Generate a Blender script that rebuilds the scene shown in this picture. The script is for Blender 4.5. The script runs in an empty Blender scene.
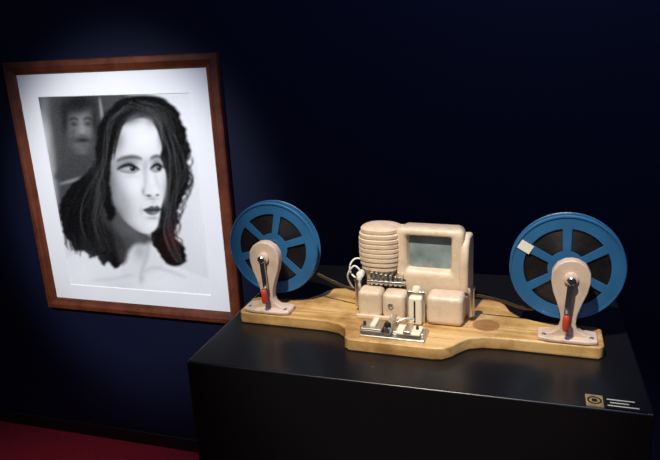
import bpy, bmesh, math, random
import numpy as np
from mathutils import Vector, Matrix
random.seed(3)
CH=1.58          # camera height above floor
TOPZ=CH-0.50     # pedestal top

# ------------------------------------------------------------ materials
def newmat(name):
    m=bpy.data.materials.new(name); m.use_nodes=True
    nt=m.node_tree; b=nt.nodes['Principled BSDF']
    return m,nt,b
def mat(name,col,rough=.5,metal=0,bump=0,bscale=60,vary=0,vscale=8,coat=0,spec=None,grime=0):
    m,nt,b=newmat(name)
    b.inputs['Roughness'].default_value=rough; b.inputs['Metallic'].default_value=metal
    b.inputs['Coat Weight'].default_value=coat
    if spec is not None: b.inputs['Specular IOR Level'].default_value=spec
    tc=nt.nodes.new('ShaderNodeTexCoord')
    n=nt.nodes.new('ShaderNodeTexNoise'); n.inputs['Scale'].default_value=vscale; n.inputs['Detail'].default_value=5
    nt.links.new(tc.outputs['Object'],n.inputs['Vector'])
    r=nt.nodes.new('ShaderNodeValToRGB')
    r.color_ramp.elements[0].position=.3; r.color_ramp.elements[1].position=.7
    r.color_ramp.elements[0].color=[c*(1-vary) for c in col]+[1]
    r.color_ramp.elements[1].color=[min(1,c*(1+vary)) for c in col]+[1]
    nt.links.new(n.outputs['Fac'],r.inputs['Fac']); out=r.outputs['Color']
    if grime:
        n3=nt.nodes.new('ShaderNodeTexNoise'); n3.inputs['Scale'].default_value=45; n3.inputs['Detail'].default_value=8; n3.inputs['Roughness'].default_value=.7
        nt.links.new(tc.outputs['Object'],n3.inputs['Vector'])
        r3=nt.nodes.new('ShaderNodeValToRGB'); r3.color_ramp.elements[0].position=.34; r3.color_ramp.elements[0].color=(1-grime,1-grime*1.15,1-grime*1.4,1); r3.color_ramp.elements[1].position=.52; r3.color_ramp.elements[1].color=(1,1,1,1)
        nt.links.new(n3.outputs['Fac'],r3.inputs['Fac'])
        mx=nt.nodes.new('ShaderNodeMix'); mx.data_type='RGBA'; mx.blend_type='MULTIPLY'; mx.inputs[0].default_value=1
        nt.links.new(out,mx.inputs[6]); nt.links.new(r3.outputs['Color'],mx.inputs[7]); out=mx.outputs[2]
    nt.links.new(out,b.inputs['Base Color'])
    if bump:
        n2=nt.nodes.new('ShaderNodeTexNoise'); n2.inputs['Scale'].default_value=bscale; n2.inputs['Detail'].default_value=4
        nt.links.new(tc.outputs['Object'],n2.inputs['Vector'])
        bp=nt.nodes.new('ShaderNodeBump'); bp.inputs['Strength'].default_value=bump; bp.inputs['Distance'].default_value=.01
        nt.links.new(n2.outputs['Fac'],bp.inputs['Height']); nt.links.new(bp.outputs['Normal'],b.inputs['Normal'])
    return m
def woodmat(name,c1,c2,c3,axis=0,scale=1,rough=.4,coat=.3):
    m,nt,b=newmat(name); b.inputs['Roughness'].default_value=rough; b.inputs['Coat Weight'].default_value=coat
    tc=nt.nodes.new('ShaderNodeTexCoord'); mp=nt.nodes.new('ShaderNodeMapping')
    s=[60*scale]*3; s[axis]=2.5*scale
    mp.inputs['Scale'].default_value=s
    nt.links.new(tc.outputs['Object'],mp.inputs['Vector'])
    n=nt.nodes.new('ShaderNodeTexNoise'); n.inputs['Scale'].default_value=1; n.inputs['Detail'].default_value=6; n.inputs['Distortion'].default_value=.6
    nt.links.new(mp.outputs['Vector'],n.inputs['Vector'])
    r=nt.nodes.new('ShaderNodeValToRGB'); e=r.color_ramp.elements
    e[0].position=.3; e[0].color=(*c1,1); e[1].position=.72; e[1].color=(*c3,1)
    k=e.new(.5); k.color=(*c2,1)
    nt.links.new(n.outputs['Fac'],r.inputs['Fac'])
    n2=nt.nodes.new('ShaderNodeTexNoise'); n2.inputs['Scale'].default_value=14; n2.inputs['Detail'].default_value=6; n2.inputs['Roughness'].default_value=.65
    nt.links.new(tc.outputs['Object'],n2.inputs['Vector'])
    r2=nt.nodes.new('ShaderNodeValToRGB'); r2.color_ramp.elements[0].position=.38; r2.color_ramp.elements[0].color=(.60,.52,.44,1); r2.color_ramp.elements[1].position=.58; r2.color_ramp.elements[1].color=(1,1,1,1)
    nt.links.new(n2.outputs['Fac'],r2.inputs['Fac'])
    mx=nt.nodes.new('ShaderNodeMix'); mx.data_type='RGBA'; mx.blend_type='MULTIPLY'; mx.inputs[0].default_value=1
    nt.links.new(r.outputs['Color'],mx.inputs[6]); nt.links.new(r2.outputs['Color'],mx.inputs[7])
    nt.links.new(mx.outputs[2],b.inputs['Base Color'])
    return m
M_wall=mat('navy_wall_paint',(.0026,.0050,.023),.6,vary=.12,vscale=1.5,bump=.05,bscale=90,spec=.25)
M_base=mat('black_baseboard',(.003,.003,.005),.5,vary=.1)
M_carpet=mat('red_carpet',(.42,.010,.022),.95,bump=.8,bscale=400,vary=.25,vscale=120)
M_ped=mat('black_laminate',(.0065,.0068,.0085),.28,vary=.1,vscale=4,spec=.5)
M_board=woodmat('pine_board',(.42,.23,.075),(.66,.41,.16),(.80,.57,.27))
M_frameH=woodmat('reddish_wood',(.075,.017,.007),(.14,.034,.013),(.20,.055,.022),0,.7)
M_frameV=woodmat('reddish_wood_v',(.075,.017,.007),(.14,.034,.013),(.20,.055,.022),2,.7)
M_mat=mat('mat_board',(.90,.90,.91),.8,vary=.015)
M_beige=mat('beige_enamel',(.72,.575,.43),.42,vary=.06,vscale=18,coat=.1,grime=.16)
M_beige2=mat('beige_enamel_arm',(.64,.50,.41),.46,vary=.08,vscale=25,grime=.2)
M_blue=mat('blue_plastic',(.024,.125,.30),.40,vary=.12,vscale=20,coat=.2)
M_film=mat('dark_film',(.010,.009,.010),.35,vary=.3,vscale=100)
M_film2=mat('film_strip',(.05,.03,.02),.3,vary=.3,vscale=60)
M_metal=mat('brushed_metal',(.72,.70,.66),.28,1,vary=.1,vscale=60)
M_dark=mat('dark_metal',(.03,.028,.028),.4,.5,vary=.1)
M_red=mat('red_handle',(.55,.05,.03),.4,vary=.1)
M_white=mat('white_cable',(.80,.80,.78),.5,vary=.05)
M_cream=mat('cream_plastic',(.82,.74,.58),.4,vary=.06)
M_screen=mat('ground_glass_screen',(.24,.30,.33),.14,vary=.35,vscale=26,coat=.8)
M_sticker=mat('paper_sticker',(.80,.78,.70),.7,vary=.05)
M_joint_recess_shade=mat('dark_joint_recess_shade',(.32,.17,.06),.6,vary=.2,vscale=30)
M_gold=mat('brass_emblem',(.42,.32,.15),.4,.4,vary=.3,vscale=90)
M_plate=mat('black_plate',(.006,.006,.006),.35,vary=.1)
M_text=mat('white_print',(.6,.6,.55),.6,vary=.05)

# ------------------------------------------------------------ helpers
def empty(name,loc=(0,0,0),rz=0):
    o=bpy.data.objects.new(name,None); o.empty_display_size=.05
    o.location=loc; o.rotation_euler=(0,0,rz); bpy.context.collection.objects.link(o); return o
def obj(name,me,m=None,parent=None,smooth=False,loc=None):
    o=bpy.data.objects.new(name,me); bpy.context.collection.objects.link(o)
    if m: me.materials.append(m)
    if parent: o.parent=parent
    if smooth:
        for p in me.polygons: p.use_smooth=True
    if loc: o.location=loc
    return o
def mkmesh(name,v,f):
    me=bpy.data.meshes.new(name); me.from_pydata(v,[],f)
    bm=bmesh.new(); bm.from_mesh(me); bmesh.ops.recalc_face_normals(bm,faces=bm.faces); bm.to_mesh(me); bm.free()
    return me
def bev(o,w,seg=3,ang=35):
    b=o.modifiers.new('Bevel','BEVEL'); b.width=w; b.segments=seg; b.limit_method='ANGLE'; b.angle_limit=math.radians(ang)
    for p in o.data.polygons: p.use_smooth=True
    o.modifiers.new('WN','WEIGHTED_NORMAL')
    return o
def box(name,x0,x1,y0,y1,z0,z1,m,parent=None,b=0,seg=3):
    v=[(x0,y0,z0),(x1,y0,z0),(x1,y1,z0),(x0,y1,z0),(x0,y0,z1),(x1,y0,z1),(x1,y1,z1),(x0,y1,z1)]
    f=[(3,2,1,0),(4,5,6,7),(0,1,5,4),(1,2,6,5),(2,3,7,6),(3,0,4,7)]
    me=bpy.data.meshes.new(name); me.from_pydata(v,[],f)
    o=obj(name,me,m,parent)
    if b: bev(o,b,seg)
    return o
def catmull(P,n=8,closed=True):
    out=[];N=len(P)
    rng=range(N) if closed else range(N-1)
    for i in rng:
        g=lambda k:np.array(P[k%N] if closed else P[min(max(k,0),N-1)],float)
        p0,p1,p2,p3=g(i-1),g(i),g(i+1),g(i+2)
        for t in np.arange(n)/n:
            out.append(.5*((2*p1)+(-p0+p2)*t+(2*p0-5*p1+4*p2-p3)*t*t+(-p0+3*p1-3*p2+p3)*t**3))
    if not closed: out.append(np.array(P[-1],float))
    return out
def prism(name,pts,a,b_,axis,m,parent=None,bevel=0,seg=3):
    N=len(pts)
    def mk(p,h):
        if axis=='z': return (p[0],p[1],h)
        if axis=='y': return (p[0],h,p[1])
        return (h,p[0],p[1])
    v=[mk(p,a) for p in pts]+[mk(p,b_) for p in pts]
    f=[tuple(range(N)),tuple(range(2*N-1,N-1,-1))]+[(i,i+N,(i+1)%N+N,(i+1)%N) for i in range(N)]
    o=obj(name,mkmesh(name,v,f),m,parent)
    if bevel: bev(o,bevel,seg,50)
    return o
def lathe(name,prof,c,axis,m,parent=None,n=48,sx=1,sy=1,smooth=True,ring=False,pw=1):
    v=[];f=[]
    sg=lambda q:math.copysign(abs(q)**pw,q)
    for r,h in prof:
        for i in range(n):
            a=2*math.pi*i/n; p=(r*sg(math.cos(a))*sx,r*sg(math.sin(a))*sy)
            if axis=='z': v.append((c[0]+p[0],c[1]+p[1],c[2]+h))
            elif axis=='y': v.append((c[0]+p[0],c[1]+h,c[2]+p[1]))
            else: v.append((c[0]+h,c[1]+p[0],c[2]+p[1]))
    K=len(prof)
    for j in range(K if ring else K-1):
        j2=(j+1)%K
        for i in range(n):
            f.append((j*n+i,j*n+(i+1)%n,j2*n+(i+1)%n,j2*n+i))
    if not ring:
        f.append(tuple(range(n))); f.append(tuple(range((K-1)*n,K*n)))
    o=obj(name,mkmesh(name,v,f),m,parent,smooth)
    if smooth:
        e=o.modifiers.new('ES','EDGE_SPLIT'); e.split_angle=math.radians(40)
    return o
def tube(name,pts,r,m,parent=None,n=8,flat=None):
    P=[Vector(p) for p in catmull(pts,8,False)]
    v=[];f=[]
    for i,p in enumerate(P):
        t=(P[min(i+1,len(P)-1)]-P[max(i-1,0)]).normalized()
        up=Vector((0,0,1)) if abs(t.z)<.95 else Vector((0,1,0))
        s=t.cross(up).normalized(); u=s.cross(t).normalized()
        for k in range(n):
            a=2*math.pi*k/n
            v.append(p+s*math.cos(a)*r+u*math.sin(a)*(flat or r))
    for i in range(len(P)-1):
        for k in range(n):
            f.append((i*n+k,i*n+(k+1)%n,(i+1)*n+(k+1)%n,(i+1)*n+k))
    f.append(tuple(range(n-1,-1,-1))); f.append(tuple(range((len(P)-1)*n,len(P)*n)))
    me=bpy.data.meshes.new(name); me.from_pydata(v,[],f)
    return obj(name,me,m,parent,True)

# ------------------------------------------------------------ room
WY=1.93
box('wall_back',-4.2,2.6,WY,WY+.1,0,3.2,M_wall)
box('floor',-4.2,2.6,-2.0,WY+.1,-.1,0,M_carpet)
box('baseboard_back',-4.2,2.6,WY-.012,WY,0,.06,M_base,b=.003)

# ------------------------------------------------------------ framed portrait
FX0,FX1=-1.834,-.966; FZ1=CH-.004; FZ0=CH-.974; FY=1.90
fr=empty('framed_portrait',((FX0+FX1)/2,FY,(FZ0+FZ1)/2))
hw=(FX1-FX0)/2; hh=(FZ1-FZ0)/2; w=.046
def mould(name,a,b,m):
    prof=[(0,.028),(0,.004),(.004,0),(.020,-.002),(.034,.003),(.042,.006),(w,.010),(w,.028)]
    v=[];f=[]
    for (ox,oz) in (a,b):
        sx=-1 if ox>0 else 1; sz=-1 if oz>0 else 1
        for d,y in prof: v.append((ox+sx*d,y,oz+sz*d))
    n=len(prof)
    for i in range(n): f.append((i,(i+1)%n,n+(i+1)%n,n+i))
    obj(name,mkmesh(name,v,f),m,fr)
mould('frame_top',(-hw,hh),(hw,hh),M_frameH); mould('frame_bottom',(-hw,-hh),(hw,-hh),M_frameH)
mould('frame_side_a',(-hw,-hh),(-hw,hh),M_frameV); mould('frame_side_b',(hw,-hh),(hw,hh),M_frameV)
px0,px1=-1.712+1.400,-1.086+1.400; pz1=(CH-.130)-(FZ0+FZ1)/2; pz0=(CH-.869)-(FZ0+FZ1)/2
ix=hw-w+.002; iz=hh-w+.002
v=[];f=[]
for (ax,az,bx,bz,y) in ((-ix,-iz,ix,iz,.012),(px0,pz0,px1,pz1,.012),(px0+.003,pz0+.003,px1-.003,pz1-.003,.015)):
    v+=[(ax,y,az),(bx,y,az),(bx,y,bz),(ax,y,bz)]
for L in (0,4):
    for i in range(4): f.append((L+i,L+(i+1)%4,L+4+(i+1)%4,L+4+i))
me=bpy.data.meshes.new('mat_board'); me.from_pydata(v,[],f); obj('mat_board',me,M_mat,fr)
box('backing',-ix,ix,.018,.028,-iz,iz,M_base,fr)

# printed black-and-white photograph and painted glass reflection: grey values on a fine grid
NX,NZ=330,390
u=np.linspace(0,1,NX); t=np.linspace(0,1,NZ)
Ug,Tg=np.meshgrid(u,t)
xl=38+32*Tg; xr=188+22*Tg
X=xl+(xr-xl)*Ug; Y=97+(-1+0)*Ug*1+ (189+12*Ug)*Tg
G=np.full(X.shape,.84)
def win(P,mg):
    P=np.array(P,float); x0,y0=P.min(0)-mg; x1,y1=P.max(0)+mg
    k=(X>x0)&(X<x1)&(Y>y0)&(Y<y1)
    r=np.where(k.any(1))[0]; c=np.where(k.any(0))[0]
    if len(r)==0 or len(c)==0: return None
    return slice(r[0],r[-1]+1),slice(c[0],c[-1]+1)
def paint(P,val,soft=1.5,alpha=1,n=5,wob=0):
    P=np.array(catmull(P,n)); W=win(P,soft*2+1)
    x=X[W]; y=Y[W]
    if wob: x=x+wob*np.sin(y*.33+x*.1)+wob*.5*np.sin(y*.9+2)
    d=np.full(x.shape,1e9); ins=np.zeros(x.shape,bool)
    for i in range(len(P)):
        a=P[i]; b=P[(i+1)%len(P)]; ex,ey=b-a; L=ex*ex+ey*ey+1e-12
        q=np.clip(((x-a[0])*ex+(y-a[1])*ey)/L,0,1)
        d=np.minimum(d,(x-a[0]-q*ex)**2+(y-a[1]-q*ey)**2)
        if abs(ey)>1e-9: ins^=((a[1]>y)!=(b[1]>y)) & (x < ex*(y-a[1])/ey+a[0])
    s=np.where(ins,-np.sqrt(d),np.sqrt(d))
    m=np.clip(.5-s/(2*soft),0,1); m=m*m*(3-2*m)*alpha
    G[W]=G[W]*(1-m)+val*m
def blob(cx,cy,rx,ry,val,alpha=1,ang=0,p=1.0):
    c,s=math.cos(math.radians(ang)),math.sin(math.radians(ang))
    dx,dy=X-cx,Y-cy; a=(dx*c+dy*s)/rx; b=(-dx*s+dy*c)/ry
    m=np.exp(-(a*a+b*b)**p)*alpha
    G[:]=G*(1-m)+val*m
def stroke(pts,wd,val,alpha=1,soft=.7,wave=0,ph=0,n=6):
    P=catmull(pts,n,False)
    if wave:
        P=[p+np.array([wave*math.sin(i*.55+ph),0]) for i,p in enumerate(P)]
    W=win(P,wd+soft+1)
    if W is None: return
    x=X[W]; y=Y[W]; d=np.full(x.shape,1e9); N=len(P)
    for i in range(N-1):
        a,b=P[i],P[i+1]; ex,ey=b-a; L=ex*ex+ey*ey+1e-12
        q=np.clip(((x-a[0])*ex+(y-a[1])*ey)/L,0,1)
        k=(i+q)/(N-1); ww=wd*np.sqrt(np.clip(4*k*(1-k),0.02,1))
        d=np.minimum(d,np.sqrt((x-a[0]-q*ex)**2+(y-a[1]-q*ey)**2)-ww)
    m=np.clip(.5-d/(2*soft),0,1)*alpha
    G[W]=G[W]*(1-m)+val*m
def blur(A,n):
    for _ in range(n):
        B=np.pad(A,1,mode='edge')
        A=(B[:-2,1:-1]+B[2:,1:-1]+B[1:-1,:-2]+B[1:-1,2:]+4*B[1:-1,1:-1])/8
    return A
# backdrop, then the dark area of the glass reflection painted over it
blob(194,120,22,40,.95,.8); blob(200,210,16,60,.92,.7)
paint([(28,88),(124,88),(128,112),(114,150),(108,190),(60,220),(54,190),(50,150),(46,120)],.13,7)
blob(44,110,6,24,.40,.7); blob(50,160,6,24,.42,.5)
# reflection in the glass painted into the print: a man's framed portrait, blurred
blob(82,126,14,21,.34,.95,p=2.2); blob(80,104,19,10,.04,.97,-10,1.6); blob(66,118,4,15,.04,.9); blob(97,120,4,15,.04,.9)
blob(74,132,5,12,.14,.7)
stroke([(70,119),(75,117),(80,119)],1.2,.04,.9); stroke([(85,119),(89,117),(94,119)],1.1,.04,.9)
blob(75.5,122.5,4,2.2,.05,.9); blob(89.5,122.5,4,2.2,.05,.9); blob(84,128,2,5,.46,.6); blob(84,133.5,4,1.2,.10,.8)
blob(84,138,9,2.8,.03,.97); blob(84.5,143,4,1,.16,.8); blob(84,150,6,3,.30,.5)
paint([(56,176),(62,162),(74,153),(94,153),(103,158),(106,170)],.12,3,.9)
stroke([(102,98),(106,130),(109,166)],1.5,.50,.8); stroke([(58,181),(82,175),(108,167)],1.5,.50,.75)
G[:]=blur(G,9)
H=.02
# shoulders and chest
paint([(118,214),(150,228),(154,240),(160,250),(172,262),(186,270),(204,278),(218,284),(218,306),(56,304),(60,280),(64,262),(72,254),(90,250),(106,250),(118,240)],.93,1.6)
# hair mass
paint([(108,126),(112,112),(121,102),(134,97.5),(149,97),(162,99.5),(173,106),(180,117),(185,131),(189,149),(187,163),(190,176),(185,189),(183,199),(177,208),(180,218),(175,228),(178,238),(184,246),(187,257),(181,265),(172,266),(164,260),(158,250),
       (150,238),(136,240),(127,252),(122,265),(115,269),(109,262),(104,266),(98,256),(90,258),(84,250),(76,250),(69,242),(64,233),(60,226),(60,214),(57,206),(63,194),(70,182),(82,174),(92,166),(97,152),(102,140)],H,1.7,wob=1.0)
# neck
paint([(116,200),(130,218),(150,226),(152,238),(156,250),(166,264),(150,276),(128,280),(122,270),(127,256),(126,242),(118,226)],.88,1.6)
paint([(112,200),(124,214),(136,226),(149,232),(154,239),(148,243),(138,243),(131,250),(127,262),(121,262),(116,236)],.10,3.4,.95)
blob(141,250,7,10,.42,.55); stroke([(150,240),(148,256),(143,272)],1.8,.55,.6,2.5)
stroke([(142,274),(158,268),(186,278)],1.2,.62,.6,2.4); stroke([(134,275),(116,280),(92,282)],1.3,.66,.6,2.4)
blob(166,286,20,9,.98,.8); blob(82,276,16,16,.98,.75); blob(124,288,14,8,.80,.5); blob(143,280,3,5,.58,.6)
# face
face=[(116,140),(120,130),(129,122),(141,118),(151,120),(157.5,128),(161,138),(162.4,147),(161.0,155),(163.4,162),(166.2,171),(166.8,182),(165.0,194),(161.8,206),(160.4,216),(157.8,225.5),(152,231),(144.5,231.3),(134,225.5),(122,213),(114.5,198),(111.5,178),(113,156)]
paint(face,.90,1.3)
blob(109,182,12,44,.14,.90,-7); blob(115,212,15,11,.14,.88,38); blob(131,229,16,6.5,.22,.8,32); blob(124,198,9,18,.46,.60,-24)
blob(117,138,9,13,.24,.85); blob(132,119,15,5.5,.24,.85,-12); blob(154,120,8,6,.34,.8,25)
blob(146,139,9,9,1,.7); blob(138,184,7,8,1,.7,-15); blob(165.8,188,2.6,16,.50,.6); blob(161,136,2.6,12,.48,.65)
# temple hair
paint([(100,126),(114,108),(138,104),(131,115),(122,126),(118,141),(113.5,157),(111,176),(113,196),(117,212),(108,216),(98,160)],H,2.4,wob=.6)
for k in range(10):
    stroke([(140-k*2.2,112),(127-k,121+k),(118.5-k*.3,140+k*2)],.5,.05,.6,1)
for k in range(7):
    stroke([(142+k*2,112),(154+k,119),(160.8+k*.5,134+k*2.2)],.5,.05,.6,1)
# sockets
blob(130.5,160,12,4.8,.20,.68,-4); blob(157.8,159.4,6.4,4.4,.22,.68,0); blob(121,164,4.5,5,.34,.5)
blob(146.4,165,2.8,7,.48,.55,8)
# brows (soft, fairly straight)
stroke([(119,158.4),(125,156),(132,154.8),(138,155.2),(143,156.8)],1.7,.04,.85,1.7)
stroke([(152,156.6),(155.5,154.8),(159,154.4),(163,156.2)],1.4,.04,.85,1.5)
# eyes
paint([(123,166.6),(127,164.3),(133,163.5),(139.8,167),(134,168.8),(127,168.6)],.60,.8)
blob(134.4,166.2,3.0,2.6,.01,1,p=3); blob(133.5,165.4,.7,.6,.9,.9)
stroke([(119,166.8),(125.5,163.4),(133,162.6),(141,167.2)],1.7,.01,1,1.2)
stroke([(122,167.9),(128,169.6),(135,169.8),(140,167.6)],1.0,.08,.7,1.4)
blob(131,173.6,8,2,.62,.4)
paint([(153,166.6),(155.5,164.1),(159.5,163.3),(163.4,166),(160,168.2),(155.5,168.2)],.58,.7)
blob(160,166,2.3,2.5,.01,1,p=3); blob(159.3,165.3,.6,.55,.85,.9)
stroke([(151.5,166.9),(155,163.6),(159.5,162.4),(164.8,165.8)],1.5,.01,1,1.1)
stroke([(152.5,167.9),(157,169.2),(162.5,167.8)],.9,.10,.7,1.3)
# nose
blob(146.8,178,2.2,11,.56,.5,4); blob(144.6,188,2.2,4,.54,.5)
stroke([(156,172),(158.8,180),(160.8,187)],.7,.56,.4,1.9)
blob(153.4,180,1.9,9,1,.6,-14); blob(156.8,188.4,2.6,2.6,1,.8)
stroke([(145.2,187),(144.4,190),(146.2,192.8)],.7,.34,.55,1.5); blob(150,193.2,2.6,1.2,.02,1,8); blob(158.4,192.6,1.6,1.0,.05,.95,-8)
blob(153,196.2,5.5,1.6,.40,.6); blob(154.6,199.8,1.8,2.2,.62,.45)
# mouth
paint([(145,207.6),(149,205.2),(152.8,203.4),(155.4,204.2),(158,203.2),(160.6,204.9),(162,207),(159,210.6),(154.8,212.6),(149.6,211.8)],.20,1.2)
stroke([(144.6,207.8),(149,207.2),(155,208),(159,207.2),(162.5,207.2)],.6,.01,1,1.2)
blob(155.5,210.4,3.2,1.1,.50,.8); blob(154,215.8,6.5,1.9,.40,.6); blob(153.6,223,5,3.6,1,.6); blob(142.5,208,2,4,.56,.45)
# strands
rs=np.random.RandomState(4)
for k in range(34):
    o=rs.uniform(-1,1); g=rs.choice([.03,.06,.10,.20])
    stroke([(138+o*9,100+rs.rand()*8),(160+o*5,109+rs.rand()*6),(171+o*7,138),(178+o*7,168),(172+o*5,200),(171+o*5,232),(180+o*4,262)],.3,g,.5,wave=1.6,ph=rs.rand()*6)
for k in range(44):
    o=rs.uniform(-1,1); g=rs.choice([.02,.05,.08,.18])
    stroke([(128+o*9,103+rs.rand()*7),(112+o*3,122),(104+o*4,158),(92+o*18,190),(84+o*22,218),(94+o*24,250)],.3,g,.45,wave=1.8,ph=rs.rand()*6)
for k in range(40):
    y0=98+rs.rand()*140; xx=np.interp(y0,[98,120,150,176,208,240],[160,179,187,187,176,179])
    stroke([(xx-5,y0),(xx+2+rs.rand()*3,y0+6),(xx+rs.rand()*4,y0+14),(xx-3,y0+20)],.5,.05,.6,1)
for k in range(26):
    x0=62+rs.rand()*60; y0=245-abs(x0-100)*.25
    stroke([(x0,y0-6),(x0+rs.uniform(-3,3),y0+4),(x0+rs.uniform(-4,4),y0+8+rs.rand()*8)],.6,.05,.7,1.2)
G=blur(G,4)
G=G+blur(rs.normal(0,.022,G.shape),1)
G=np.clip(G,.012,.98)
G=G**1.35*.99
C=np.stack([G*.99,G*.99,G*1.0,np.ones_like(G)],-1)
rm=np.exp(-(((X-172)/7)**2+((Y-238)/15)**2))
C[...,0]+=rm*.035
xs=px0+.002+(px1-px0-.004)*Ug; zs=pz1-.002-(pz1-pz0-.004)*Tg
verts=np.stack([xs,np.full_like(xs,.0145),zs],-1).reshape(-1,3)
idx=np.arange(NX*NZ).reshape(NZ,NX)
faces=np.stack([idx[1:,:-1],idx[1:,1:],idx[:-1,1:],idx[:-1,:-1]],-1).reshape(-1,4)
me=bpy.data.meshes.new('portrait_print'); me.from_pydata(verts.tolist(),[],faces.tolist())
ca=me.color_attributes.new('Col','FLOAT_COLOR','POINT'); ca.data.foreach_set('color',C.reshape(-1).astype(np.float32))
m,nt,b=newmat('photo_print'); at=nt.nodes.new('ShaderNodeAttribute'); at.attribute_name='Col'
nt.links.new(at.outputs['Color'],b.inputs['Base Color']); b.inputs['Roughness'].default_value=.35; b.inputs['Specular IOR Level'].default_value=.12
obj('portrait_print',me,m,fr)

# ------------------------------------------------------------ pedestal
pd=empty('display_pedestal',(-.172,1.08,0))
box('body',-.358,.358,-.254,.25,0,TOPZ,M_ped,pd,b=.003,seg=2)
lb=empty('caption_plate',(.137,.843,TOPZ),math.radians(-1))
box('emblem',-.038,-.015,-.015,.015,0,.002,M_gold,lb)
box('card',-.015,.040,-.015,.015,0,.002,M_plate,lb)
for i,(a,b2) in enumerate(((-.010,.026),(-.006,.018),(-.010,.030))):
    box('print_%d'%i,a,b2,.006-.008*i,.0080-.008*i,.002,.0023,M_text,lb)
lathe('seal',[(.0095,0),(.0095,.0008),(.0075,.0008),(.0075,0)],(-.0265,0,.002),'z',M_plate,lb,24,ring=True)
lathe('seal_core',[(.004,0),(.004,.0008)],(-.0265,0,.002),'z',M_plate,lb,16)

# ------------------------------------------------------------ film editing viewer
E=empty('film_editing_viewer',(-.185,1.0,TOPZ),math.radians(-1.6))
BT=.022
half=[(-.322,-.012),(-.322,.048),(-.314,.057),(-.24,.060),(-.215,.070),(-.198,.092),(-.188,.118),(-.176,.132),(-.15,.138),
      (.13,.138),(.152,.132),(.162,.118),(.172,.092),(.190,.070),(.215,.060),(.314,.057),(.322,.048),(.322,-.012),(.314,-.021),
      (.17,-.021),(.135,-.024),(.112,-.034),(.098,-.052),(.088,-.068),(.075,-.080),(.058,-.083),(-.082,-.083),(-.092,-.076),(-.095,-.060),(-.102,-.042),(-.118,-.027),(-.145,-.021),(-.314,-.021)]
prism('wooden_board',half,0,BT,'z',M_board,E,bevel=.003)
lathe('board_recess_shade_disc',[(.023,0),(.023,.0006),(.019,.0006),(.018,.0003)],(.135,.022,BT),'z',M_joint_recess_shade,E,40)  # thin disc on the board face, its darker colour standing in for recess shade
for y in (.018,.095,-.045):
    x0,x1=(-.31,.31) if y==.018 else ((-.18,.155) if y>0 else (-.088,.09))
    box('glue_line',x0,x1,y,y+.0008,BT,BT+.0003,M_joint_recess_shade,E)

# --- screen housing
S=empty('screen_housing',(.031,.062,BT),math.radians(-2)); S.parent=E
def rr(cx,cz,w_,h_,r,n=6):
    P=[]
    for (sx,sz,a0) in ((1,1,0),(-1,1,90),(-1,-1,180),(1,-1,270)):
        for i in range(n+1):
            a=math.radians(a0+90*i/n)
            P.append((cx+sx*(w_-r)+r*math.cos(a),cz+sz*(h_-r)+r*math.sin(a)))
    return P
secs=[(-.001,.006,.113,.037,.029,.004),(-.001,-.002,.113,.040,.032,.005),(-.001,-.0085,.113,.042,.034,.006),
      (-.001,-.0095,.109,.048,.041,.008),(0,-.009,.088,.058,.069,.009),(0,-.005,.084,.0605,.075,.010),(0,.004,.082,.061,.0775,.011),(0,.035,.081,.058,.0765,.014),(0,.060,.072,.048,.066,.018),(0,.072,.065,.036,.052,.018)]
v=[];f=[];n=28
for cx,y,cz,w_,h_,r in secs:
    for p in rr(cx,cz,w_,h_,r): v.append((p[0],y,p[1]))
for j in range(len(secs)-1):
    for i in range(n): f.append((j*n+i,j*n+(i+1)%n,(j+1)*n+(i+1)%n,(j+1)*n+i))
f.append(tuple(range((len(secs)-1)*n,len(secs)*n)))
obj('hood',mkmesh('hood',v,f),M_beige,S,True)
PP=rr(-.001,.113,.0375,.0295,.005)
me=bpy.data.meshes.new('screen'); me.from_pydata([(p[0],.004,p[1]) for p in PP],[],[tuple(range(len(PP)))])
obj('screen',me,M_screen,S)
prism('side_cheek',[(-.012,0),(-.015,.10),(-.010,.132),(.006,.146),(.045,.144),(.055,.12),(.058,.0)],.054,.070,'x',M_beige,S,bevel=.006)
prism('lower_plinth',[(-.05,0),(-.05,.03),(.05,.03),(.05,0)],.0,.055,'y',M_beige,S,bevel=.005)

# --- ribbed lamp house
L=empty('lamp_house',(-.062,.075,BT)); L.parent=E
prof=[(.028,.0),(.028,.058),(.032,.074)]
z=.077; NR=9
for i in range(NR):
    q=(i+.5)/NR
    R_=.0405*(1-.13*max(0,(.4-q)/.4)**2-.16*max(0,(q-.68)/.32)**2.2)
    prof+=[(R_-.0020,z),(R_,z+.0018),(R_,z+.0070),(R_-.0020,z+.0080)]; z+=.0088
prof+=[(.029,z+.0015),(.018,z+.003),(.002,z+.0034)]
lathe('ribbed_cover',prof,(0,0,0),'z',M_beige,L,64,1,.95,pw=.78)
prism('lamp_tunnel',[(-.02,.085),(-.02,.150),(.045,.150),(.045,.085)],.0,.045,'y',M_beige,L,bevel=.010)
tube('power_cable',[(-.030,-.01,.090),(-.046,-.015,.094),(-.056,-.02,.082),(-.054,-.022,.066),(-.040,-.028,.060),(-.034,-.03,.075),(-.046,-.03,.084),(-.060,-.025,.06),(-.052,0,.02),(-.045,.03,.003)],.0018,M_white,L)
lathe('lamp_switch',[(.007,0),(.007,-.012),(.004,-.014)],(-.034,-.02,.068),'y',M_white,L,20)

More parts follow.
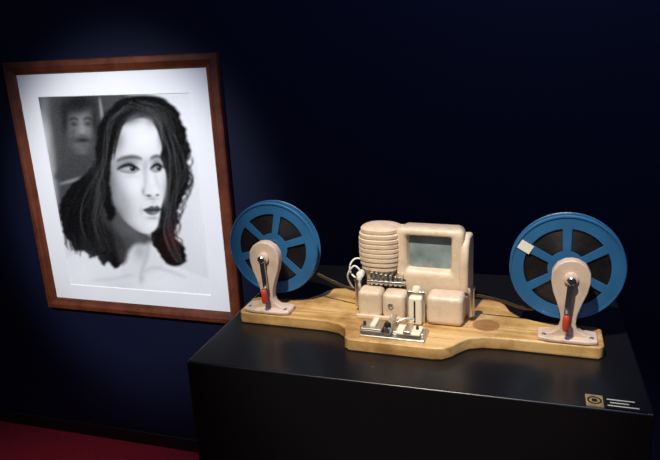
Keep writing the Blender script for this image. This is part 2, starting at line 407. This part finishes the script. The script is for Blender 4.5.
# --- film gate (metal)
Gt=empty('film_gate',(0,0,BT)); Gt.parent=E
box('gate_bed',-.078,-.012,.040,.060,.0,.062,M_dark,Gt,b=.002)
for i in range(7):
    box('gate_rib_%d'%i,-.074+.0088*i,-.069+.0088*i,.034,.058,.054,.078-.001*i,M_metal,Gt,b=.001)
box('gate_bar',-.080,-.008,.030,.038,.058,.064,M_metal,Gt,b=.001)
lathe('gate_roller_a',[(.006,0),(.006,.05),(.0075,.05),(.0075,.054)],(-.098,.035,.01),'z',M_metal,Gt,20)
lathe('gate_roller_b',[(.006,0),(.006,.05),(.0075,.05),(.0075,.054)],(.108,.035,.01),'z',M_metal,Gt,20)

# --- front blocks
B=empty('front_blocks',(0,0,BT)); B.parent=E
box('block_a',-.092,-.047,.006,.044,0,.052,M_beige,B,b=.009,seg=4)
box('block_b',-.0465,-.004,.006,.044,0,.050,M_beige,B,b=.009,seg=4)
box('block_c',.034,.098,.0,.044,0,.055,M_beige,B,b=.010,seg=4)
box('gate_door',.004,.028,-.006,.030,0,.052,M_cream,B,b=.004)
box('gate_slot',.014,.017,-.0068,-.004,.006,.046,M_dark,B)
box('gate_plate',.0,.032,.004,.012,0,.060,M_metal,B,b=.001)
lathe('focus_knob',[(.008,0),(.008,.006),(.006,.009)],(.016,.01,.058),'z',M_cream,B,20)
lathe('side_screw',[(.005,0),(.005,-.002),(.003,-.003)],(-.03,.006,.028),'y',M_metal,B,16)
box('block_trim',-.094,-.002,.001,.007,0,.008,M_beige,B,b=.002)

# --- splicer on the front tab
P=empty('film_splicer',(-.012,-.046,BT)); P.parent=E
box('splicer_base',-.056,.056,-.024,.024,0,.004,M_metal,P,b=.0015)
box('splicer_bed',-.060,.052,-.010,.008,.004,.009,M_metal,P,b=.001)
box('jaw_a',-.056,-.018,-.018,.016,.009,.014,M_metal,P,b=.0015)
box('jaw_b',.006,.048,-.020,.014,.009,.013,M_cream,P,b=.0015)
box('cutter_arm',-.012,-.002,-.024,.034,.009,.022,M_metal,P,b=.0015)
lathe('cutter_knob',[(.006,0),(.006,.006),(.004,.009)],(-.007,-.018,.020),'z',M_dark,P,18)
box('blade_slot',-.017,-.014,-.02,.02,.009,.0145,M_dark,P)
box('clip_a',-.040,-.030,-.012,.022,.014,.018,M_cream,P,b=.001)
box('clip_b',.020,.032,-.024,.010,.013,.018,M_metal,P,b=.001)
for i,x in enumerate((-.052,.040)):
    lathe('splicer_pin_%d'%i,[(.0025,0),(.0025,.006)],(x,0,.012),'z',M_dark,P,12)
tube('splicer_lever',[(.0,.020,.012),(.014,.026,.018),(.030,.030,.016)],.0022,M_metal,P)

# --- rewind arms
def arm(tag,lx,sgn):
    A=empty('rewind_arm_'+tag,(lx,0,BT)); A.parent=E
    rt=[(.046,0),(.047,.004),(.040,.009),(.024,.013),(.014,.020),(.0115,.030),(.013,.045),(.019,.065),(.026,.084),(.0295,.102),(.0285,.118),(.021,.130),(.010,.1365)]
    pts=rt+[(0,.138)]+[(-x,z) for x,z in reversed(rt)]
    prism('arm_casting',pts,-.008,.010,'y',M_beige2,A,bevel=.004)
    prism('arm_foot',[(-.046,-.016),(-.03,-.021),(.03,-.021),(.046,-.016),(.046,.02),(.03,.024),(-.03,.024),(-.046,.02)],0,.008,'z',M_beige2,A,bevel=.003)
    lathe('spindle',[(.006,0),(.006,.066)],(0,-.004,.108),'y',M_metal,A,20)
    lathe('bearing_boss',[(.011,0),(.011,-.006),(.008,-.008)],(0,-.006,.108),'y',M_beige2,A,28)
    lathe('spindle_cap',[(.0055,0),(.0055,-.004)],(0,-.013,.108),'y',M_dark,A,20)
    dx=-.004*sgn
    prism('crank',[(-.005,.114),(.005,.114),(.0045+dx,.050),(-.0045+dx,.050)],-.020,-.0165,'y',M_metal,A,bevel=.001)
    lathe('crank_hub',[(.007,0),(.007,-.005),(.005,-.007)],(0,-.0155,.108),'y',M_metal,A,20)
    lathe('crank_pin',[(.003,0),(.003,-.012)],(dx,-.0165,.053),'y',M_metal,A,16)
    lathe('crank_handle',[(.0045,.0),(.0055,.004),(.0058,.018),(.005,.025),(.003,.027)],(dx,-.026,.026),'z',M_red,A,20)
    for i,x in enumerate((-.036,.036)):
        lathe('foot_screw_%d'%i,[(.004,0),(.004,.001),(.002,.002)],(x,-.008,.008),'z',M_metal,A,14)
arm('a',-.265,-1); arm('b',.266,1)

# --- film path
tube('film_leader_a',[(-.182,.046,.085),(-.150,.044,.072),(-.120,.040,.064),(-.098,.038,.060),(-.080,.038,.060)],.0006,M_film2,E,8,.0032)
tube('film_leader_b',[(.095,.040,.070),(.125,.040,.068),(.160,.044,.060),(.190,.048,.050),(.212,.050,.048)],.0006,M_film2,E,8,.0032)

# ------------------------------------------------------------ reels
def reel(lx,dz,rot,film_r,sticker=False):
    rz=math.radians(-1.6); x=-.185+lx*math.cos(rz)+.048*math.sin(rz); y=1.0+lx*math.sin(rz)+.048*math.cos(rz)
    Rr=empty('film_reel',(x,y,TOPZ+BT+.108+dz),rz)
    R0=.0905; ns=6; sw=.0125
    rings=[.008,.020,.030,.034,.042,.052,.062,.068,.072,.084,.0885,R0]
    for side,yy in (('front',-.009),('back',.009)):
        v=[];f=[];na=14; per=na+2
        for r in rings:
            hwid=min(sw*(.85+.35*(r/.07)),r*.45)
            a=math.asin(min(.49,(hwid/2)/r))
            for k in range(ns):
                c=rot+2*math.pi*k/ns; nx=2*math.pi/ns
                v.append((r*math.cos(c-a),yy,r*math.sin(c-a)))
                for i in range(na+1):
                    th=c+a+(nx-2*a)*i/(na+1)
                    v.append((r*math.cos(th),yy,r*math.sin(th)))
        n=ns*per
        for j in range(len(rings)-1):
            for i in range(n):
                if 2<=j<7 and i%per!=0: continue
                f.append((j*n+i,j*n+(i+1)%n,(j+1)*n+(i+1)%n,(j+1)*n+i))
        me=bpy.data.meshes.new('flange_'+side); me.from_pydata(v,[],f)
        bm=bmesh.new(); bm.from_mesh(me); bmesh.ops.recalc_face_normals(bm,faces=bm.faces)
        loose=[q for q in bm.verts if not q.link_faces]; bmesh.ops.delete(bm,geom=loose,context='VERTS'); bm.to_mesh(me); bm.free()
        ob=obj('flange_'+side,me,M_blue,Rr); s=ob.modifiers.new('S','SOLIDIFY'); s.thickness=.0016; s.offset=0
        bb=ob.modifiers.new('B','BEVEL'); bb.width=.0005; bb.segments=2; bb.limit_method='ANGLE'
        sg=-1 if side=='front' else 1
        lathe('lip_'+side,[(R0-.004,yy),(R0-.0035,yy+sg*.0022),(R0-.001,yy+sg*.0024),(R0+.0005,yy),(R0-.001,yy-sg*.001)],(0,0,0),'y',M_blue,Rr,96,ring=True)
        lathe('hub_ring_'+side,[(.015,yy),(.015,yy+sg*.0022),(.018,yy+sg*.0022),(.0185,yy)],(0,0,0),'y',M_blue,Rr,48,ring=True)
    lathe('hub',[(.024,-.008),(.024,.008),(.007,.008),(.007,-.008)],(0,0,0),'y',M_blue,Rr,48,ring=True)
    pr=[(.0245,.0075),(.0245,-.0065)]
    k=0; r=.026
    while r<film_r:
        pr.append((r,-.0068+(.0005 if k%2 else 0))); r+=.0012; k+=1
    pr+= [(film_r,-.0065),(film_r,.0075)]
    lathe('wound_film',pr,(0,0,0),'y',M_film,Rr,72,ring=True)
    if sticker:
        st=box('sticker',-.011,.011,-.0115,-.0105,-.008,.008,M_sticker,Rr); st.location=(-.066,0,.034); st.rotation_euler=(0,math.radians(30),0)
    return Rr
reel(-.264,.003,math.radians(18),.074)
reel(.263,0,math.radians(32),.080,True)

# ------------------------------------------------------------ lights
def aim(o,t):
    o.rotation_euler=(Vector(t)-o.location).to_track_quat('-Z','Y').to_euler()
def spot(name,loc,t,e,col,ang,blend=.6,size=.06):
    l=bpy.data.lights.new(name,'SPOT'); l.energy=e; l.color=col; l.spot_size=math.radians(ang); l.spot_blend=blend; l.shadow_soft_size=size
    o=bpy.data.objects.new(name,l); bpy.context.collection.objects.link(o); o.location=loc; aim(o,t); return o
def area(name,loc,t,e,col,s):
    l=bpy.data.lights.new(name,'AREA'); l.energy=e; l.color=col; l.size=s
    o=bpy.data.objects.new(name,l); bpy.context.collection.objects.link(o); o.location=loc; aim(o,t); return o
spot('ceiling_spot_display',(-.35,.0,2.85),(-.15,1.02,TOPZ+.07),215,(1,.90,.72),26,.7,.025)
spot('ceiling_spot_portrait',(-1.3,-.5,2.7),(-1.38,1.9,1.02),370,(.95,.97,1),25,.6,.10)
area('blue_wall_wash',(.35,.8,3.1),(.2,1.93,1.9),15,(.25,.38,1),.6)
area('room_fill',(0,-1.2,2.8),(-.4,1.2,.9),3,(.8,.88,1),1.5)
spot('carpet_spot',(-1.6,.4,2.9),(-1.6,1.4,0),50,(1,.8,.75),30,.8,.2)
wd=bpy.data.worlds.new('room_ambient'); bpy.context.scene.world=wd; wd.use_nodes=True
wd.node_tree.nodes['Background'].inputs[0].default_value=(.35,.45,.8,1); wd.node_tree.nodes['Background'].inputs[1].default_value=.045

# ------------------------------------------------------------ camera
psi,th,rho=map(math.radians,(17.7,16.5,2.8))
F=Vector((-math.sin(psi)*math.cos(th),math.cos(psi)*math.cos(th),-math.sin(th)))
R0=Vector((math.cos(psi),math.sin(psi),0)); U0=R0.cross(F)
R=R0*math.cos(rho)-U0*math.sin(rho); U=U0*math.cos(rho)+R0*math.sin(rho)
mt=Matrix((R,U,-F)).transposed().to_4x4(); mt.translation=(0,0,CH)
cd=bpy.data.cameras.new('camera'); cd.sensor_width=36; cd.lens=36*622/660; cd.clip_start=.02
co=bpy.data.objects.new('camera',cd); bpy.context.collection.objects.link(co); co.matrix_world=mt
bpy.context.scene.camera=co
bpy.context.scene.view_settings.view_transform='Standard'
